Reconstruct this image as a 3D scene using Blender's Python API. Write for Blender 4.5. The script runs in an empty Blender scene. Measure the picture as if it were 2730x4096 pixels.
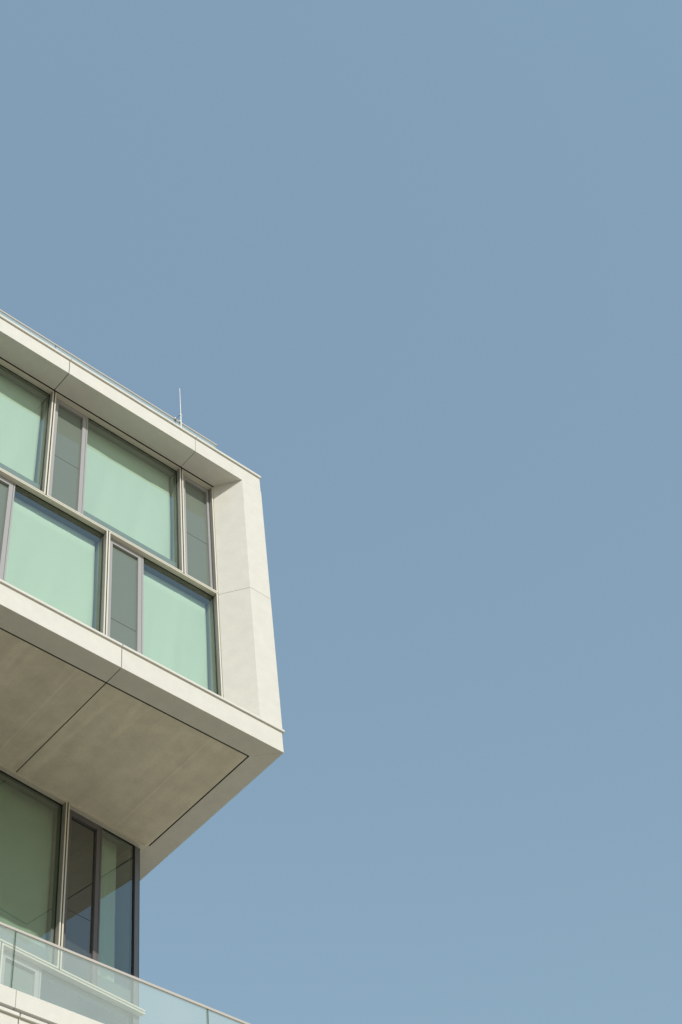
import bpy, bmesh, math, random
from mathutils import Vector, Matrix
random.seed(4)
S = bpy.context.scene
COL = S.collection

# ------------------------------------------------------------------ camera, sky, sun, exposure
H = 20.72                                    # height of the cantilever's underside above the street
cam_d = bpy.data.cameras.new('camera')
cam = bpy.data.objects.new('camera', cam_d)
COL.objects.link(cam)
R0 = (0.7515405, -0.65299426, -0.09373029)   # camera axes: right, down, forward
R1 = (0.47204524, 0.63156842, -0.6150566)
R2 = (0.46082552, 0.41799501, 0.78289208)
M = Matrix(((R0[0], -R1[0], -R2[0]), (R0[1], -R1[1], -R2[1]), (R0[2], -R1[2], -R2[2]))).to_4x4()
M.translation = Vector((-13.9365, -14.8104, 1.60))
cam.matrix_world = M
cam_d.sensor_fit = 'VERTICAL'
cam_d.sensor_height = 36.0
cam_d.lens = 55.94
cam_d.clip_start = 0.1
cam_d.clip_end = 4000
S.camera = cam

SUN_AZ = 14.0        # degrees to the left of the facade's normal
SUN_EL = 38.85
az, el = math.radians(SUN_AZ), math.radians(SUN_EL)
to_sun = Vector((-math.sin(az) * math.cos(el), -math.cos(az) * math.cos(el), math.sin(el)))

W = bpy.data.worlds.new('World')
S.world = W
W.use_nodes = True
wn, wl = W.node_tree.nodes, W.node_tree.links
wn.clear()
wo = wn.new('ShaderNodeOutputWorld')
bg = wn.new('ShaderNodeBackground')
sky = wn.new('ShaderNodeTexSky')
sky.sky_type = 'NISHITA'
sky.sun_disc = False
sky.sun_elevation = el
sky.sun_rotation = math.atan2(to_sun.x, to_sun.y)
sky.altitude = 0
sky.air_density = 2.2
sky.dust_density = 1.2
sky.ozone_density = 2.5
# a thin even veil of summer haze over the whole sky flattens its gradient
veil = wn.new('ShaderNodeMix'); veil.data_type = 'RGBA'
veil.inputs['Factor'].default_value = 0.55
veil.inputs[7].default_value = (1.60, 2.43, 3.10, 1)
bg.inputs['Strength'].default_value = 0.15
wl.new(sky.outputs['Color'], veil.inputs[6])
wl.new(veil.outputs[2], bg.inputs['Color'])
wl.new(bg.outputs['Background'], wo.inputs['Surface'])

sun_d = bpy.data.lights.new('sun', 'SUN')
sun_d.energy = 2.85
sun_d.angle = math.radians(0.5)
sun_d.color = (1.0, 0.955, 0.86)
sun = bpy.data.objects.new('sun', sun_d)
COL.objects.link(sun)
sun.location = (-20, -40, 60)
sun.rotation_euler = to_sun.to_track_quat('Z', 'Y').to_euler()

S.view_settings.view_transform = 'Standard'
S.view_settings.look = 'None'
S.view_settings.exposure = 0.06
S.view_settings.gamma = 1.0
S.view_settings.use_curve_mapping = False
S.render.engine = 'CYCLES'
S.cycles.max_bounces = 10
S.cycles.diffuse_bounces = 5
S.cycles.glossy_bounces = 5
S.cycles.transparent_max_bounces = 24
S.cycles.caustics_reflective = False
S.cycles.caustics_refractive = False

# ------------------------------------------------------------------ materials
def principled(name, color, rough=0.6, metal=0.0, spec=0.5):
    m = bpy.data.materials.new(name)
    m.use_nodes = True
    b = m.node_tree.nodes['Principled BSDF']
    b.inputs['Base Color'].default_value = (*color, 1)
    b.inputs['Roughness'].default_value = rough
    b.inputs['Metallic'].default_value = metal
    b.inputs['Specular IOR Level'].default_value = spec
    return m, b

def concrete(name, color, rough=0.75, blotch=0.10, scale=0.9, grain=0.05, streak=0.0, bump=0.12, lines=0.0):
    """precast concrete: broad cloudy blotches, fine sand grain and a faint relief"""
    m, b = principled(name, color, rough, 0, 0.3)
    nt = m.node_tree; N = nt.nodes; L = nt.links
    tc = N.new('ShaderNodeTexCoord')
    oi = N.new('ShaderNodeObjectInfo')
    add = N.new('ShaderNodeVectorMath'); add.operation = 'ADD'
    cmb = N.new('ShaderNodeCombineXYZ')
    mul = N.new('ShaderNodeMath'); mul.operation = 'MULTIPLY'; mul.inputs[1].default_value = 37.0
    L.new(oi.outputs['Random'], mul.inputs[0])
    L.new(mul.outputs[0], cmb.inputs[0]); L.new(mul.outputs[0], cmb.inputs[2])
    L.new(tc.outputs['Object'], add.inputs[0]); L.new(cmb.outputs[0], add.inputs[1])
    n1 = N.new('ShaderNodeTexNoise'); n1.inputs['Scale'].default_value = scale
    n1.inputs['Detail'].default_value = 7; n1.inputs['Roughness'].default_value = 0.62
    n2 = N.new('ShaderNodeTexNoise'); n2.inputs['Scale'].default_value = 55
    n2.inputs['Detail'].default_value = 4; n2.inputs['Roughness'].default_value = 0.7
    L.new(add.outputs[0], n1.inputs['Vector']); L.new(add.outputs[0], n2.inputs['Vector'])
    def band(src, lo, hi):
        r = N.new('ShaderNodeMapRange')
        r.inputs['From Min'].default_value = 0.28; r.inputs['From Max'].default_value = 0.72
        r.inputs['To Min'].default_value = lo; r.inputs['To Max'].default_value = hi
        L.new(src, r.inputs['Value'])
        return r.outputs[0]
    v = band(n1.outputs['Fac'], 1 - blotch, 1 + blotch)
    g = band(n2.outputs['Fac'], 1 - grain, 1 + grain)
    mm = N.new('ShaderNodeMath'); mm.operation = 'MULTIPLY'
    L.new(v, mm.inputs[0]); L.new(g, mm.inputs[1])
    out = mm.outputs[0]
    if streak:
        mp = N.new('ShaderNodeMapping'); mp.inputs['Scale'].default_value = (2.2, 0.10, 1.0)
        L.new(add.outputs[0], mp.inputs['Vector'])
        n3 = N.new('ShaderNodeTexNoise'); n3.inputs['Scale'].default_value = 1.6
        n3.inputs['Detail'].default_value = 3; n3.inputs['Roughness'].default_value = 0.55
        L.new(mp.outputs[0], n3.inputs['Vector'])
        s = band(n3.outputs['Fac'], 1 - streak, 1 + streak)
        m3 = N.new('ShaderNodeMath'); m3.operation = 'MULTIPLY'
        L.new(out, m3.inputs[0]); L.new(s, m3.inputs[1]); out = m3.outputs[0]
    if lines:
        # pale rub marks left by the mould boards, running front to back
        mp = N.new('ShaderNodeMapping'); mp.inputs['Scale'].default_value = (0.50, 0.03, 1.0)
        L.new(add.outputs[0], mp.inputs['Vector'])
        n4 = N.new('ShaderNodeTexNoise'); n4.inputs['Scale'].default_value = 1.5; n4.inputs['Detail'].default_value = 2
        L.new(mp.outputs[0], n4.inputs['Vector'])
        ab = N.new('ShaderNodeMath'); ab.operation = 'SUBTRACT'; ab.inputs[1].default_value = 0.5
        L.new(n4.outputs['Fac'], ab.inputs[0])
        a2 = N.new('ShaderNodeMath'); a2.operation = 'ABSOLUTE'; L.new(ab.outputs[0], a2.inputs[0])
        lr = N.new('ShaderNodeMapRange'); lr.inputs['From Min'].default_value = 0.0; lr.inputs['From Max'].default_value = 0.016
        lr.inputs['To Min'].default_value = 1.0 + lines; lr.inputs['To Max'].default_value = 1.0
        L.new(a2.outputs[0], lr.inputs['Value'])
        m5 = N.new('ShaderNodeMath'); m5.operation = 'MULTIPLY'
        L.new(out, m5.inputs[0]); L.new(lr.outputs[0], m5.inputs[1]); out = m5.outputs[0]
    # each panel came out of its own mould: a slightly different tone
    t = N.new('ShaderNodeMapRange'); t.inputs['To Min'].default_value = 0.975; t.inputs['To Max'].default_value = 1.025
    L.new(oi.outputs['Random'], t.inputs['Value'])
    m4 = N.new('ShaderNodeMath'); m4.operation = 'MULTIPLY'
    L.new(out, m4.inputs[0]); L.new(t.outputs[0], m4.inputs[1])
    vm = N.new('ShaderNodeVectorMath'); vm.operation = 'SCALE'
    vm.inputs[0].default_value = color
    L.new(m4.outputs[0], vm.inputs['Scale'])
    L.new(vm.outputs[0], b.inputs['Base Color'])
    bp = N.new('ShaderNodeBump'); bp.inputs['Strength'].default_value = bump; bp.inputs['Distance'].default_value = 0.01
    L.new(n2.outputs['Fac'], bp.inputs['Height']); L.new(bp.outputs[0], b.inputs['Normal'])
    return m

def metal_mat(name, color, rough, metal, spec=0.5, var=0.04):
    m, b = principled(name, color, rough, metal, spec)
    nt = m.node_tree; N = nt.nodes; L = nt.links
    tc = N.new('ShaderNodeTexCoord')
    n = N.new('ShaderNodeTexNoise'); n.inputs['Scale'].default_value = 9; n.inputs['Detail'].default_value = 5
    L.new(tc.outputs['Object'], n.inputs['Vector'])
    r = N.new('ShaderNodeMapRange'); r.inputs['To Min'].default_value = 1 - var; r.inputs['To Max'].default_value = 1 + var
    L.new(n.outputs['Fac'], r.inputs['Value'])
    vm = N.new('ShaderNodeVectorMath'); vm.operation = 'SCALE'; vm.inputs[0].default_value = color
    L.new(r.outputs[0], vm.inputs['Scale']); L.new(vm.outputs[0], b.inputs['Base Color'])
    return m

def glass_mat(name, tint, reflect=1.0, ior=1.5, wave=0.0, dust=0.0):
    """one face of a tinted sheet: transparent with a mirror share that grows with the angle"""
    m = bpy.data.materials.new(name)
    m.use_nodes = True
    N = m.node_tree.nodes; L = m.node_tree.links
    N.clear()
    o = N.new('ShaderNodeOutputMaterial')
    mix = N.new('ShaderNodeMixShader')
    tr = N.new('ShaderNodeBsdfTransparent'); tr.inputs['Color'].default_value = (*tint, 1)
    gl = N.new('ShaderNodeBsdfGlossy'); gl.inputs['Roughness'].default_value = 0.0
    gl.inputs['Color'].default_value = (0.95, 1.0, 0.98, 1)
    fr = N.new('ShaderNodeFresnel'); fr.inputs['IOR'].default_value = ior
    mu = N.new('ShaderNodeMath'); mu.operation = 'MULTIPLY'; mu.inputs[1].default_value = reflect
    mu.use_clamp = True
    if wave:
        tc = N.new('ShaderNodeTexCoord')
        n = N.new('ShaderNodeTexNoise'); n.inputs['Scale'].default_value = 0.5; n.inputs['Detail'].default_value = 0
        L.new(tc.outputs['Object'], n.inputs['Vector'])
        bp = N.new('ShaderNodeBump'); bp.inputs['Strength'].default_value = wave; bp.inputs['Distance'].default_value = 0.02
        L.new(n.outputs['Fac'], bp.inputs['Height'])
        L.new(bp.outputs[0], gl.inputs['Normal'])
    ge = N.new('ShaderNodeNewGeometry')                 # mirror only on the way in, the back face lets light out
    inv = N.new('ShaderNodeMath'); inv.operation = 'SUBTRACT'; inv.inputs[0].default_value = 1.0
    m2 = N.new('ShaderNodeMath'); m2.operation = 'MULTIPLY'
    L.new(ge.outputs['Backfacing'], inv.inputs[1])
    L.new(fr.outputs[0], mu.inputs[0]); L.new(mu.outputs[0], m2.inputs[0]); L.new(inv.outputs[0], m2.inputs[1])
    L.new(m2.outputs[0], mix.inputs[0])
    L.new(tr.outputs[0], mix.inputs[1]); L.new(gl.outputs[0], mix.inputs[2])
    out = mix.outputs[0]
    if dust:
        df = N.new('ShaderNodeBsdfDiffuse'); df.inputs['Color'].default_value = (0.80, 0.86, 0.82, 1)
        tc2 = N.new('ShaderNodeTexCoord')
        dn = N.new('ShaderNodeTexNoise'); dn.inputs['Scale'].default_value = 1.1; dn.inputs['Detail'].default_value = 6
        L.new(tc2.outputs['Object'], dn.inputs['Vector'])
        dr = N.new('ShaderNodeMapRange'); dr.inputs['To Min'].default_value = dust * 0.8; dr.inputs['To Max'].default_value = dust * 1.2
        L.new(dn.outputs['Fac'], dr.inputs['Value'])
        ms = N.new('ShaderNodeMixShader')
        L.new(dr.outputs[0], ms.inputs[0]); L.new(out, ms.inputs[1]); L.new(df.outputs[0], ms.inputs[2])
        out = ms.outputs[0]
    L.new(out, o.inputs['Surface'])
    return m

PRECAST = concrete('precast_white', (0.725, 0.706, 0.658), 0.75, 0.045, 4.0, 0.075, 0, 0.18)
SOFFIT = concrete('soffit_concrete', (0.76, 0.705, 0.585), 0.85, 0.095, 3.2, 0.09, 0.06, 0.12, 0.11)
CORE = concrete('core_concrete', (0.16, 0.155, 0.14), 0.9, 0.08)
SEAL = metal_mat('joint_seal', (0.060, 0.060, 0.052), 0.8, 0.0, 0.3)
GASKET = metal_mat('gasket_rubber', (0.018, 0.018, 0.017), 0.6, 0.0, 0.3)
FRAME = metal_mat('champagne_aluminium', (0.74, 0.695, 0.60), 0.45, 0.1)
REVEAL = metal_mat('grey_reveal_aluminium', (0.31, 0.302, 0.272), 0.5, 0.0)
SASH = metal_mat('mauve_grey_aluminium', (0.395, 0.388, 0.398), 0.5, 0.0, 0.3)
POST = metal_mat('dark_grey_aluminium', (0.20, 0.20, 0.215), 0.4, 0.3)
RAIL = metal_mat('satin_rail_metal', (0.56, 0.515, 0.47), 0.45, 0.1)
STEEL = metal_mat('pale_rod_metal', (0.72, 0.72, 0.68), 0.4, 0.3)
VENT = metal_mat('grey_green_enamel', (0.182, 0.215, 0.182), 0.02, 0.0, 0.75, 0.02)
VENT_SHADED = metal_mat('grey_green_enamel_baked_shade', (0.050, 0.056, 0.050), 0.02, 0.0, 1.0, 0.02)  # the vent enamel again, with the set-back storey's shade put into its colour
VENT_SHADED.node_tree.nodes['Principled BSDF'].inputs['IOR'].default_value = 1.75
SASH_SHADED = metal_mat('mauve_grey_aluminium_baked_shade', (0.15, 0.138, 0.145), 0.5, 0.0, 0.3)  # same sash metal, darkened: shade under the cantilever is in the colour
SPANDREL = metal_mat('spandrel_board', (0.33, 0.31, 0.31), 0.7, 0.0, 0.3)
LINER = metal_mat('cream_liner_board', (0.33, 0.31, 0.25), 0.6, 0.0, 0.3)
DEEP = metal_mat('grey_reveal_board', (0.60, 0.59, 0.57), 0.8, 0.0, 0.2)
HEAD = metal_mat('head_board', (0.42, 0.415, 0.40), 0.8, 0.0, 0.2)
BREAK = metal_mat('olive_thermal_break', (0.11, 0.11, 0.08), 0.7, 0.0, 0.2)
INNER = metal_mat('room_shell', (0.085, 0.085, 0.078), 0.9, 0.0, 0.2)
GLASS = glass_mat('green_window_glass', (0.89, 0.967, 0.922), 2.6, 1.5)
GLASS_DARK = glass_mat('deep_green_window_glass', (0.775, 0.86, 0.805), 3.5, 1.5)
BAL = glass_mat('clear_balustrade_glass', (0.925, 0.967, 0.953), 2.0, 1.45, 0.0, 0.19)
BAL_EDGE = principled('green_glass_edge', (0.24, 0.36, 0.27), 0.2, 0, 0.5)[0]
PAVING = concrete('street_paving', (0.33, 0.29, 0.225), 0.9, 0.12, 0.15)
TERRACE = concrete('pale_terrace_slabs', (0.56, 0.50, 0.40), 0.85, 0.06, 0.8)

def fabric():
    m, b = principled('white_blind_fabric', (0.80, 0.80, 0.74), 0.9, 0, 0.1)
    N = m.node_tree.nodes; L = m.node_tree.links
    tc = N.new('ShaderNodeTexCoord')
    mp = N.new('ShaderNodeMapping'); mp.inputs['Scale'].default_value = (1.3, 1, 0.25)
    mp.inputs['Rotation'].default_value = (0, 0.2, 0)
    n = N.new('ShaderNodeTexNoise'); n.inputs['Scale'].default_value = 1.2; n.inputs['Detail'].default_value = 2
    L.new(tc.outputs['Object'], mp.inputs['Vector']); L.new(mp.outputs[0], n.inputs['Vector'])
    bp = N.new('ShaderNodeBump'); bp.inputs['Strength'].default_value = 0.25; bp.inputs['Distance'].default_value = 0.15
    L.new(n.outputs['Fac'], bp.inputs['Height']); L.new(bp.outputs[0], b.inputs['Normal'])
    return m
BLIND = fabric()

# ------------------------------------------------------------------ helpers
def link(name, bm, mat, parent=None, loc=(0, 0, 0), rotz=0.0, bevel=0.0):
    bmesh.ops.recalc_face_normals(bm, faces=bm.faces)
    me = bpy.data.meshes.new(name)
    bm.to_mesh(me); bm.free()
    for mm in (mat if isinstance(mat, (list, tuple)) else [mat]):
        me.materials.append(mm)
    o = bpy.data.objects.new(name, me)
    COL.objects.link(o)
    o.parent = parent
    o.location = loc
    o.rotation_euler = (0, 0, rotz)
    if bevel:
        b = o.modifiers.new('bevel', 'BEVEL')
        b.width = bevel; b.segments = 2; b.limit_method = 'ANGLE'; b.angle_limit = math.radians(40)
    return o

def box(bm, x0, x1, y0, y1, z0, z1, mi=0):
    vs = [bm.verts.new((x, y, z)) for x in (x0, x1) for y in (y0, y1) for z in (z0, z1)]
    for f in ((0, 1, 3, 2), (4, 6, 7, 5), (0, 4, 5, 1), (2, 3, 7, 6), (0, 2, 6, 4), (1, 5, 7, 3)):
        bm.faces.new([vs[i] for i in f]).material_index = mi
    return vs

def boxes(*bs):
    bm = bmesh.new()
    for b in bs: box(bm, *b)
    return bm

def plan(bm, pts, z0, z1):
    """upright prism over a plan outline"""
    a = [bm.verts.new((x, y, z0)) for x, y in pts]
    b = [bm.verts.new((x, y, z1)) for x, y in pts]
    n = len(pts)
    bm.faces.new(a); bm.faces.new(b)
    for i in range(n):
        bm.faces.new((a[i], a[(i + 1) % n], b[(i + 1) % n], b[i]))

def profile(bm, pts, x0, x1):
    """prism of a (y, z) section along x; x0 and x1 may be functions of y (mitred ends)"""
    fx0 = x0 if callable(x0) else (lambda y: x0)
    fx1 = x1 if callable(x1) else (lambda y: x1)
    a = [bm.verts.new((fx0(y), y, z)) for y, z in pts]
    b = [bm.verts.new((fx1(y), y, z)) for y, z in pts]
    n = len(pts)
    bm.faces.new(a); bm.faces.new(b)
    for i in range(n):
        bm.faces.new((a[i], a[(i + 1) % n], b[(i + 1) % n], b[i]))

def tube(bm, p, q, r0, r1=None, n=12):
    r1 = r0 if r1 is None else r1
    p, q = Vector(p), Vector(q)
    d = (q - p).normalized()
    u = d.orthogonal().normalized(); v = d.cross(u)
    a = [bm.verts.new(p + (u * math.cos(t) + v * math.sin(t)) * r0) for t in [2 * math.pi * i / n for i in range(n)]]
    b = [bm.verts.new(q + (u * math.cos(t) + v * math.sin(t)) * r1) for t in [2 * math.pi * i / n for i in range(n)]]
    bm.faces.new(a); bm.faces.new(b)
    for i in range(n):
        bm.faces.new((a[i], a[(i + 1) % n], b[(i + 1) % n], b[i]))

def thing(name, label, cat, loc=(0, 0, 0), rotz=0, group=None):
    o = bpy.data.objects.new(name, None)
    COL.objects.link(o)
    o.empty_display_size = 0.3
    o.location = loc; o.rotation_euler = (0, 0, rotz)
    o['label'] = label; o['category'] = cat
    if group: o['group'] = group
    return o

# ------------------------------------------------------------------ ground
g = bmesh.new()
gs = [g.verts.new(p) for p in ((-1500, -1500, 0), (1500, -1500, 0), (1500, 1500, 0), (-1500, 1500, 0))]
g.faces.new(gs)
ground = link('ground', g, PAVING)
ground['kind'] = 'structure'

# ------------------------------------------------------------------ the building
building = thing('office_building', 'pale concrete building with a cantilevered upper box and green tinted windows', 'building', (0, 0, 0))
XL = -16.0            # how far the building is built to the left, outside the frame
YB = 14.0             # and how deep
MOD = 3.13
YAW = math.radians(5.2315)
BX, BY = -0.504, 3.300                  # right front corner of the set-back glazed storeys
def B(u, v):                            # facade coordinates of the set-back storeys -> plan
    return (BX + u * math.cos(YAW) - v * math.sin(YAW), BY + u * math.sin(YAW) + v * math.cos(YAW))

def part(name, bm, mat, bevel=0.0, loc=(0, 0, H), rotz=0.0):
    return link(name, bm, mat, building, loc, rotz, bevel)

GAP = 0.016
# --- structural cores (dark, only seen in the joints) -------------------------------------------
bm = bmesh.new()
box(bm, XL, -0.10, 1.12, YB, 0.14, 7.86)          # behind the upper windows
box(bm, XL, -0.10, 0.10, 1.12, 0.14, 0.44)         # behind the lower fascia
box(bm, XL, -0.10, 0.10, 1.12, 7.62, 7.88)         # roof edge
part('core_wall', bm, CORE)
bm = bmesh.new()
box(bm, XL, -0.90, 0.70, 1.12, 3.98, 4.11)
part('floor_slab', bm, INNER)

# --- lower fascia: L-shaped precast panels wrapping under the edge --------------------------------
LOWF = [(0.0, 0.0), (0.0, 0.485), (0.1, 0.485), (0.1, 0.1), (0.412, 0.1), (0.412, 0.0)]
def mitre(y): return -y * 1.0
xs = [-3.452, -3.452 - MOD, -3.452 - 2 * MOD, -3.452 - 3 * MOD, XL]
bm = bmesh.new(); profile(bm, LOWF, xs[0] + GAP / 2, lambda y: -y * 1.04 - 0.0015)
part('fascia_panel', bm, PRECAST, 0.005)
for i in range(len(xs) - 1):
    bm = bmesh.new(); profile(bm, LOWF, xs[i + 1] + GAP / 2, xs[i] - GAP / 2)
    part('fascia_panel', bm, PRECAST, 0.005)
# returning strip along the right-hand edge of the underside, its inner joint stopping short of the glass
bm = bmesh.new()
plan(bm, [(0.0015, 0.0015), (-0.43, 0.413), (-0.43, 3.285), (-0.458, 3.285), (-0.458, YB), (0.0015, YB)], 0.0, 0.1)
part('soffit_edge_panel', bm, PRECAST, 0.004)
bm = bmesh.new(); box(bm, -0.10, 0.0, 0.11, YB, 0.102, 0.485)
part('side_fascia_panel', bm, PRECAST, 0.004)
# main underside panels
for i in range(len(xs)):
    x1 = (-0.459 if i == 0 else xs[i - 1] - 0.010)
    x0 = (xs[i] + 0.010 if i < len(xs) - 1 else XL)
    if i == len(xs) - 1: break
    bm = bmesh.new(); box(bm, x0, x1, 0.441, YB, 0.0, 0.1)
    part('soffit_panel', bm, SOFFIT, 0.004)
# --- sill coping that runs along the top of the lower fascia ----------------------------------------
LIP = [(-0.032, 0.4855), (-0.032, 0.538), (0.50, 0.560), (0.50, 0.4855)]
lx = [-3.455, -3.455 - MOD, -3.455 - 2 * MOD, XL]
bm = bmesh.new(); profile(bm, LIP, lx[0] + GAP / 2, 0.036)
part('sill_coping', bm, PRECAST, 0.006)
for i in range(3):
    bm = bmesh.new(); profile(bm, LIP, lx[i + 1] + GAP / 2, lx[i] - GAP / 2)
    part('sill_coping', bm, PRECAST, 0.006)
# --- splayed corner pier --------------------------------------------------------------------------
PIER = [(0.016, 0.0), (-0.493, 0.0), (-0.869, 0.51), (-0.869, 1.10), (0.016, 1.10)]
bm = bmesh.new(); plan(bm, PIER, 0.5605, 4.055)
part('pier_panel', bm, PRECAST, 0.004)
# upper pier and the first top fascia are one angled panel
TOPF = [(0.0, 7.489), (0.0, 7.934), (0.1, 7.934), (0.1, 7.61), (0.492, 7.61), (0.492, 7.489)]
bm = bmesh.new()
plan(bm, PIER, 4.063, 7.489)
def splay(y): return -0.493 - y * (0.376 / 0.51)
profile(bm, TOPF, -1.716 + 0.005, 0.002)
part('pier_panel', bm, PRECAST, 0.004)
tx = [-1.716, -4.846, -4.846 - MOD, -4.846 - 2 * MOD, XL]
for i in range(4):
    gp = 0.005 if i == 0 else 0.008
    bm = bmesh.new(); profile(bm, TOPF, tx[i + 1] + 0.008, tx[i] - gp)
    part('fascia_panel', bm, PRECAST, 0.005)
TLIP = [(-0.034, 7.9345), (-0.034, 8.000), (0.46, 8.000), (0.46, 7.9345)]
tl = [-1.70, -4.83, -4.83 - MOD, -4.83 - 2 * MOD, XL]
bm = bmesh.new(); profile(bm, TLIP, tl[0] + 0.006, 0.022)
part('roof_coping', bm, PRECAST, 0.006)
for i in range(4):
    bm = bmesh.new(); profile(bm, TLIP, tl[i + 1] + 0.008, tl[i] - 0.006)
    part('roof_coping', bm, PRECAST, 0.006)
bm = bmesh.new(); box(bm, -0.46, 0.022, 0.462, YB, 7.9345, 8.0)
part('roof_coping', bm, PRECAST, 0.006)
bm = bmesh.new(); box(bm, XL, -0.465, 0.465, YB, 7.885, 7.93)
part('roof_deck', bm, CORE)
bm = bmesh.new(); box(bm, -0.10, 0.002, 1.105, YB, 0.49, 7.93)
part('side_wall_panel', bm, PRECAST, 0.004)
part('joint_seal', boxes((XL, -0.425, 0.408, 0.441, 0.007, 0.07)), GASKET)
part('joint_seal', boxes((-0.462, -0.422, 0.4415, 3.284, 0.007, 0.07)), GASKET)
# --- seals in the open joints ------------------------------------------------------------------------
for x in xs[:3]:
    part('joint_seal', boxes((x - 0.012, x + 0.012, 0.03, 0.09, 0.03, 0.48)), SEAL)
    part('joint_seal', boxes((x - 0.012, x + 0.012, 0.446, 6.0, 0.007, 0.08)), GASKET)
for x in tx[:3]:
    part('joint_seal', boxes((x - 0.012, x + 0.012, 0.02, 0.49, 7.51, 7.60), (x - 0.012, x + 0.012, 0.02, 0.09, 7.60, 7.93)), SEAL)

# ------------------------------------------------------------------ windows
def window(w, h, loc, rotz=0.0, narrow=False, corner=False, glass=None):
    """aluminium frame with a narrow vent panel on the left and a wide pane on the right.
    local axes: x along the facade, y into the building, z up; origin at the frame's lower left front"""
    t = 0.030; d = 0.175
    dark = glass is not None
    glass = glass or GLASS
    vent, sash = (VENT_SHADED, SASH_SHADED) if dark else (VENT, SASH)  # upper set-back storey takes the copies with shade in their colour
    bm = bmesh.new()
    box(bm, 0, t, 0, d, 0, h)
    rx = w if corner else w - t
    if corner:
        profile(bm, [(0, 0), (0, t), (0.124, t), (0.124, 0)], t, lambda y: w - 0.3 * y)
        profile(bm, [(0, h - t), (0, h), (0.124, h), (0.124, h - t)], t, lambda y: w - 0.3 * y)
        box(bm, w - 0.034, w - 0.002, 0.1245, 4.0, 0, t)          # the frame turns the corner
        box(bm, w - 0.034, w - 0.002, 0.1245, 4.0, h - t, h)
    else:
        box(bm, t, w - t, 0, d, 0, t)
        box(bm, t, w - t, 0, d, h - t, h)
        box(bm, w - t, w, 0, d, 0, h)
    bmesh.ops.recalc_face_normals(bm, faces=bm.faces)
    bm.normal_update()
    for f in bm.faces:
        f.material_index = 1 if abs(f.normal.x) > 0.9 else 0  # left and right faces darker grey, all others pale
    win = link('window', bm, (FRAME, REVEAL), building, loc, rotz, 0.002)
    def sub(name, bmm, mat, bv=0.0):
        return link(name, bmm, mat, win, (0, 0, 0), 0, bv)
    # opening sash of the vent
    sr0 = 0.712 if narrow else 0.735
    sr1 = w - t - 0.001 if narrow else 0.818
    yf = 0.095
    bm = bmesh.new()
    box(bm, t + 0.001, 0.153, yf, d - 0.002, t + 0.001, h - t - 0.001)
    box(bm, sr0, sr1, yf, d - 0.002, t + 0.001, h - t - 0.001)
    box(bm, 0.153, sr0, yf, d - 0.002, h - t - 0.120, h - t - 0.001)
    box(bm, 0.153, sr0, yf, d - 0.002, t + 0.001, t + 0.055)
    sub('sash', bm, sash, 0.002)
    # enamelled glass panel in the sash, in two sheets with a thin dark strip between
    zj = 1.54 if h < 3.45 else 1.36
    zj = min(zj, h - 0.5)
    sub('vent_panel', boxes((0.1535, sr0 - 0.0005, 0.142, 0.160, t + 0.0555, zj - 0.006)), vent)
    sub('vent_panel', boxes((0.1535, sr0 - 0.0005, 0.142, 0.160, zj + 0.006, h - t - 0.1205)), vent)
    sub('gasket', boxes((0.154, sr0 - 0.001, 0.146, 0.155, zj - 0.006, zj + 0.006)), SEAL)  # thin dark strip across the panel
    if narrow:
        sub('gasket', boxes((w - t - 0.012, w - t - 0.0005, 0.092, 0.0975, t + 0.001, h - t - 0.001)), GASKET)
        sub('backing_board', boxes((t, w - t, d, d + 0.03, t, h - t)), INNER)
        return win
    sub('gasket', boxes((0.8185, 0.8255, 0.112, 0.16, t + 0.001, h - t - 0.001)), GASKET)
    sub('mullion', boxes((0.826, 0.858, yf, d - 0.002, t + 0.001, h - t - 0.001)), sash, 0.002)
    pr = (w - 0.192) if corner else (w - t)
    sub('gasket', boxes((pr - 0.014, pr - 0.0005, 0.098, 0.112, t + 0.001, h - t - 0.001),
                        (0.859, pr - 0.015, 0.100, 0.112, h - t - 0.022, h - t - 0.001)), GASKET)
    sub('pane', boxes((0.8585, pr - 0.0006, 0.1125, 0.1365, t + 0.0005, h - t - 0.0005)), glass)
    if corner:
        ca = w - 0.044
        sub('corner_post', boxes((pr + 0.026, ca - 0.020, 0.100, 0.20, t + 0.001, h - t - 0.001)), POST, 0.003)
        sub('gasket', boxes((pr, pr + 0.0255, 0.112, 0.20, t + 0.001, h - t - 0.001),
                            (ca - 0.0195, ca, 0.112, 0.19, t + 0.001, h - t - 0.001)), GASKET)
        sub('pane', boxes((ca - 0.030, ca - 0.006, 0.205, 3.9, t + 0.0005, h - t - 0.0005)), glass)
    # inside: lining boards of the reveal and the slab upstand behind the foot of the glass
    if not corner:
        sub('reveal_board', boxes((w - t + 0.0005, w - 0.002, d + 0.001, 0.235, t, h - t)), LINER)
        sub('reveal_board', boxes((w - t + 0.0005, w - 0.002, 0.236, 0.60, t, h - t)), DEEP)
    sub('reveal_board', boxes((0.83, pr, d + 0.001, 0.60, h - t + 0.001, h - 0.004)), HEAD)
    if not corner:
        sub('thermal_break', boxes((0.86, pr, 0.138, 0.174, h - t - 0.018, h - t - 0.0007)), BREAK)
    sub('reveal_board', boxes((0.790, 0.815, d + 0.001, 0.60, t, h - t)), INNER)
    sub('backing_board', boxes((t, 0.789, d + 0.001, d + 0.03, t, h - t)), INNER)
    sub('spandrel_board', boxes((0.86, pr, 0.150, 0.19, t + 0.001, 0.40)), SPANDREL)
    return win

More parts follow.
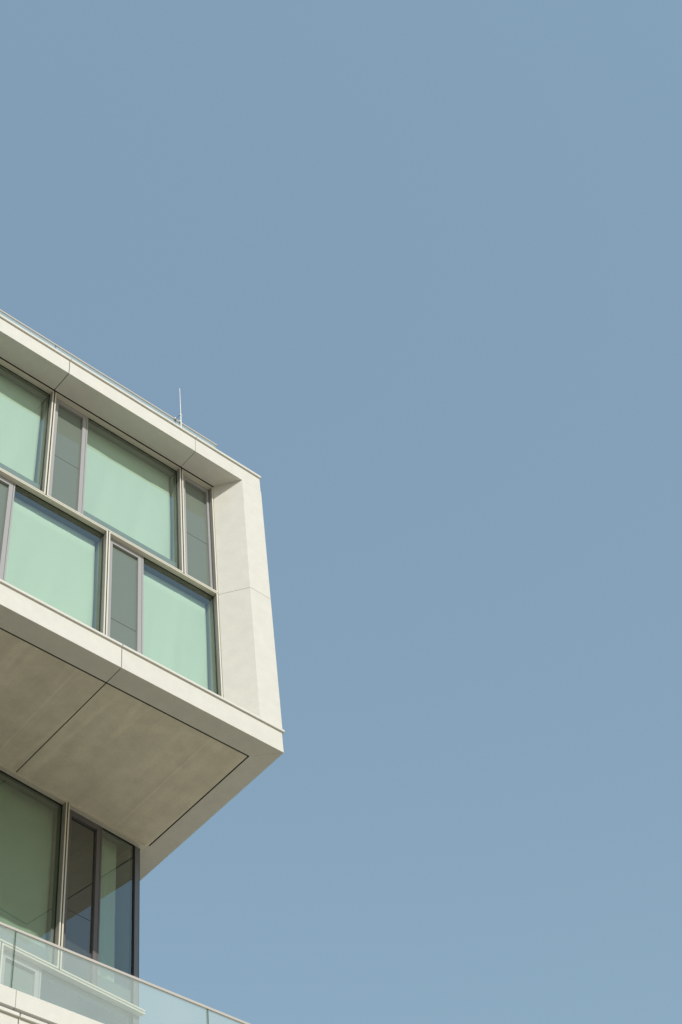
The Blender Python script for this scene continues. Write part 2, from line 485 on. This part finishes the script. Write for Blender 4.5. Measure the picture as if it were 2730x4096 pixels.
def blind(w, h, loc, rotz, label, x0=0.835, x1=None, yb=0.285, z0=0.10):
    t = thing('roller_blind', label, 'roller blind', loc, rotz, 'roller blinds drawn down behind the windows')
    xr = (w - 0.087) if x1 is None else x1
    top = h - 0.075
    bm = bmesh.new()
    nx = 40
    rows = []
    rnd = random.Random(int(abs(loc[0]) * 100) + int(loc[2] * 10))
    ph = [rnd.uniform(0, 6.28) for _ in range(3)]
    nz = 8
    for z in [z0 + 0.03 + (top - z0 - 0.03) * q / nz for q in range(nz + 1)]:
        k = 1.0 - (z - z0) / (top - z0)
        r = []
        for i in range(nx + 1):
            f = i / nx
            g = f + 0.25 * k
            dy = 0.030 * k * (math.sin(g * 6 + ph[0]) + 0.5 * math.sin(g * 15 + ph[1]) + 0.25 * math.sin(g * 31 + ph[2]))
            r.append((x0 + (xr - x0) * f, yb + dy, z))
        rows.append(r)
    fr = [[bm.verts.new(p) for p in r] for r in rows]
    bk = [[bm.verts.new((p[0], p[1] + 0.0025, p[2])) for p in r] for r in rows]
    for a in range(nz):
        for i in range(nx):
            bm.faces.new((fr[a][i], fr[a][i + 1], fr[a + 1][i + 1], fr[a + 1][i]))
            bm.faces.new((bk[a][i], bk[a + 1][i], bk[a + 1][i + 1], bk[a][i + 1]))
        bm.faces.new((fr[a][0], fr[a + 1][0], bk[a + 1][0], bk[a][0]))
        bm.faces.new((fr[a][nx], bk[a][nx], bk[a + 1][nx], fr[a + 1][nx]))
    for a in (0, nz):
        for i in range(nx):
            bm.faces.new((fr[a][i], bk[a][i], bk[a][i + 1], fr[a][i + 1]))
    f = link('fabric', bm, BLIND, t)
    for p in f.data.polygons: p.use_smooth = abs(p.normal.y) > 0.5
    bm = bmesh.new(); tube(bm, (x0 - 0.003, yb + 0.036, top), (xr + 0.003, yb + 0.036, top), 0.032, n=14)
    link('roller', bm, STEEL, t)
    bm = bmesh.new(); box(bm, x0, xr, yb - 0.006, yb + 0.010, z0, z0 + 0.028)
    link('bottom_bar', bm, STEEL, t, bevel=0.003)
    return t

FY = 0.507
# upper row of the cantilever
UZ0, UZ1 = 4.108, 7.470
uh = UZ1 - UZ0
window(0.803, uh, (-1.684, FY, H + UZ0), narrow=True)
window(3.102, uh, (-4.813, FY, H + UZ0))
window(3.101, uh, (-7.943, FY, H + UZ0))
window(3.101, uh, (-11.073, FY, H + UZ0))
blind(3.102, uh, (-4.813, FY, H + UZ0), 0, 'bright mint blind in the widest top floor window, between two grey vent panels')
blind(3.101, uh, (-7.943, FY, H + UZ0), 0, 'bright mint blind in the top floor window cut off by the picture edge')
# lower row
LZ0, LZ1 = 0.580, 4.093
lh = LZ1 - LZ0
window(2.550, lh, (-3.434, FY, H + LZ0))
window(2.814, lh, (-6.271, FY, H + LZ0))
window(3.101, lh, (-9.396, FY, H + LZ0))
blind(2.550, lh, (-3.434, FY, H + LZ0), 0, 'bright mint blind in the lower window touching the splayed white corner pier')
blind(2.814, lh, (-6.271, FY, H + LZ0), 0, 'bright mint blind left of the lower double mullion, above the white sill')
# dark seals between neighbouring frames
for x0, x1 in ((-1.711, -1.684), (-4.846, -4.813), (-7.977, -7.943), (-0.881, -0.868)):
    part('joint_seal', boxes((x0 - 0.004, x1 + (0.004 if x0 < -1 else 0), 0.545, 0.66, UZ0, UZ1)), SEAL)
for x0, x1 in ((-3.457, -3.434), (-6.295, -6.271), (-0.884, -0.868)):
    part('joint_seal', boxes((x0 - 0.004, x1 + (0.004 if x0 < -1 else 0), 0.545, 0.66, LZ0, LZ1)), SEAL)
part('joint_seal', boxes((XL, -0.872, 0.530, 0.64, 4.089, 4.112)), SEAL)
part('joint_seal', boxes((XL, -0.872, 0.520, 0.66, 7.474, 7.60)), GASKET)

# ------------------------------------------------------------------ set-back glazed storeys below the cantilever
bz1 = 0.0 - 0.006
bh1 = 3.463 - 0.006 + 0.029           # upper storey frame height
BZ0 = -3.492                          # bottom of its frame
bh1 = bz1 - BZ0
def bwin(u, w, z0, h, **k):
    x, y = B(u, 0)
    return window(w, h, (x, y, H + z0), YAW, **k)
def bblind(u, w, z0, h, label, **k):
    x, y = B(u, 0)
    return blind(w, h, (x, y, H + z0), YAW, label, **k)
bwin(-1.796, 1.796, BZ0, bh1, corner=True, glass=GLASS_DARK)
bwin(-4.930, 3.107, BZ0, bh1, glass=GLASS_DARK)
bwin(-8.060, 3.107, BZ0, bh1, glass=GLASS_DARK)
CZ1 = -3.515; CZ0 = -6.98
bwin(-2.936, 2.936, CZ0, CZ1 - CZ0, corner=True)
bwin(-6.070, 3.107, CZ0, CZ1 - CZ0)
bblind(-1.796, 1.796, BZ0, bh1, 'blind behind the shaded glass beside the dark corner post', x1=1.337, yb=0.27)
bblind(-4.930, 3.107, BZ0, bh1, 'dark green shaded blind left of the double mullion under the soffit', x1=3.035, yb=0.27)
def bpart(name, bs, mat):
    bm = boxes(*bs)
    return part(name, bm, mat, 0, (BX, BY, H), YAW)
bpart('joint_seal', [(-1.827, -1.792, 0.04, 0.16, BZ0, bz1)], GASKET)
bpart('joint_seal', [(-4.961, -4.926, 0.04, 0.16, BZ0, bz1)], GASKET)
bpart('joint_seal', [(-2.967, -2.932, 0.04, 0.16, CZ0, CZ1)], GASKET)
bpart('joint_seal', [(XL, -0.03, 0.022, 0.12, CZ1 - 0.004, BZ0 + 0.004)], SEAL)
bpart('floor_slab', [(XL, -0.25, 0.30, 0.80, -3.60, -3.44)], INNER)
bpart('core_wall', [(XL, -0.30, 0.80, 9.0, -7.1, -0.02), (-0.30, -0.10, 0.9, 9.0, -7.1, -0.02)], INNER)
bpart('side_lining', [(-0.15, -0.10, 0.21, 0.899, -7.1, -0.02)], DEEP)

# ------------------------------------------------------------------ lower block with the terrace
CYAW = -0.0089                         # its facade is turned by half a degree
def cpart(name, bm, mat, bevel=0.0):
    return part(name, bm, mat, bevel, (0, -0.047, H), CYAW)
CR = 9.0                               # the block runs on to the right, below the frame
bm = bmesh.new()
box(bm, XL, CR - 0.1, 0.12, YB, -H + 0.0, -7.12)
cpart('core_wall', bm, CORE)
DZ = -7.168 - 7.934
jx = [-4.892 + MOD * k for k in range(-3, 5)]
edges = [XL] + jx + [CR]
for i in range(len(edges) - 1):
    a, b = edges[i] + 0.009, edges[i + 1] - 0.009
    bm = bmesh.new(); profile(bm, [(y, z + DZ) for y, z in TOPF], a, b)
    cpart('fascia_panel', bm, PRECAST, 0.005)
    bm = bmesh.new(); profile(bm, [(-0.032, -7.1675), (-0.032, -7.116), (0.30, -7.116), (0.30, -7.1675)], a, b)
    cpart('roof_coping', bm, PRECAST, 0.006)
for x in jx:
    cpart('joint_seal', boxes((x - 0.014, x + 0.014, 0.03, 0.09, -7.6, -7.13)), SEAL)
ex = [XL] + [-4.954 + MOD * k for k in range(-3, 5)] + [CR]
for i in range(len(ex) - 1):
    bm = bmesh.new(); box(bm, ex[i] + 0.0035, ex[i + 1] - 0.0035, 0.0, 0.09, -7.042, -6.782)
    cpart('parapet_panel', bm, PRECAST, 0.004)
for x in ex[1:-1]:
    cpart('joint_seal', boxes((x - 0.008, x + 0.008, 0.02, 0.08, -7.04, -6.79)), SEAL)
cpart('shadow_channel', boxes((XL, CR - 0.02, 0.055, 0.085, -7.1155, -7.0425)), POST)
bm = bmesh.new(); box(bm, XL, CR - 0.1, 0.10, YB, -7.1, -7.0)
cpart('terrace_floor', bm, TERRACE)
# storey-high wall panels of the block below the picture
for i in range(len(edges) - 1):
    for k in range(3):
        z1 = -7.63 - 3.5 * k
        z0 = max(z1 - 3.49, -H + 0.01)
        bm = bmesh.new(); box(bm, edges[i] + 0.009, edges[i + 1] - 0.009, 0.02, 0.11, z0, z1)
        cpart('wall_panel', bm, PRECAST, 0.004)

# ------------------------------------------------------------------ terrace balustrade
tb = thing('glass_balustrade', 'clear glass balustrade with pinkish metal handrail along the lower terrace edge', 'balustrade', (0, -0.047, H - 6.782), CYAW)
gx = [-5.020 + MOD * k for k in range(-4, 5)]
for i in range(len(gx) - 1):
    bm = bmesh.new()
    x0, x1 = gx[i] + 0.010, gx[i + 1] - 0.010
    box(bm, x0 + 0.003, x1 - 0.003, 0.022, 0.042, 0.0, 0.886)
    p = link('glass_panel', bm, BAL, tb)
    for s, xx in ((0, x0), (1, x1 - 0.0025)):
        link('glass_edge', boxes((xx, xx + 0.0025, 0.0215, 0.0425, 0.0, 0.886)), BAL_EDGE, p)
bm = bmesh.new(); box(bm, gx[0], gx[-1], 0.014, 0.048, 0.8865, 0.928)
link('handrail', bm, RAIL, tb, bevel=0.004)
link('base_channel', boxes((gx[0], gx[-1], 0.092, 0.12, -0.24, -0.01)), POST, tb)

# ------------------------------------------------------------------ roof balustrade and lightning rod
RY = 0.55
rb = thing('glass_balustrade', 'low glass balustrade with thin grey rail on the roof edge', 'balustrade', (0, RY, H + 8.0))
rx = [-4.875 - 2 * MOD, -4.875 - MOD, -4.875, -1.778, -0.668]
RT = 1.185
for i in range(len(rx) - 1):
    bm = bmesh.new(); box(bm, rx[i] + 0.012, rx[i + 1] - 0.012, 0.0, 0.018, -0.06, RT - 0.002)
    p = link('glass_panel', bm, BAL, rb)
    link('glass_edge', boxes((rx[i + 1] - 0.0118, rx[i + 1] - 0.0095, -0.0005, 0.0185, -0.06, RT - 0.002)), BAL_EDGE, p)
bm = bmesh.new(); box(bm, -0.700, -0.682, 0.030, 3.0, -0.06, RT - 0.002)
link('glass_panel', bm, BAL, rb)
bm = bmesh.new(); box(bm, rx[0], -0.655, -0.008, 0.026, RT, RT + 0.046)
link('handrail', bm, RAIL, rb, bevel=0.004)
bm = bmesh.new(); box(bm, -0.705, -0.656, 0.0265, 3.0, RT, RT + 0.046)
link('handrail', bm, RAIL, rb, bevel=0.004)

rod = thing('lightning_rod', 'thin pale lightning rod rising above the roof edge', 'lightning rod', (-1.842, 0.30, H + 8.0))
bm = bmesh.new(); tube(bm, (0, 0, 0), (0, 0, 1.03), 0.0135)
link('lower_tube', bm, STEEL, rod)
bm = bmesh.new(); tube(bm, (0, 0, 1.03), (-0.012, 0, 2.05), 0.0095, 0.007)
link('upper_tube', bm, STEEL, rod)
bm = bmesh.new(); tube(bm, (0, 0, 1.015), (0, 0, 1.05), 0.020); box(bm, -0.042, -0.019, -0.010, 0.010, 1.022, 1.044); box(bm, 0.019, 0.036, -0.010, 0.010, 1.016, 1.034)
link('clamp', bm, STEEL, rod)
bm = bmesh.new()
pts = [Vector((-0.03, 0.0, 1.02)), Vector((-0.04, 0.06, 0.98)), Vector((-0.02, 0.14, 1.05)), Vector((0.03, 0.22, 1.17)), Vector((0.055, 0.236, 1.195))]
for a, b in zip(pts, pts[1:]): tube(bm, a, b, 0.004, n=6)
link('earth_cable', bm, GASKET, rod)
bm = bmesh.new()
for dx in (-0.055, 0.075):
    box(bm, 0.06 + dx, 0.115 + dx, 0.205, 0.2335, 1.165, 1.215)
link('clip', bm, STEEL, rod, bevel=0.008)
bm = bmesh.new(); box(bm, -0.06, 0.06, -0.06, 0.06, 0.0, 0.012)
link('foot_plate', bm, STEEL, rod)
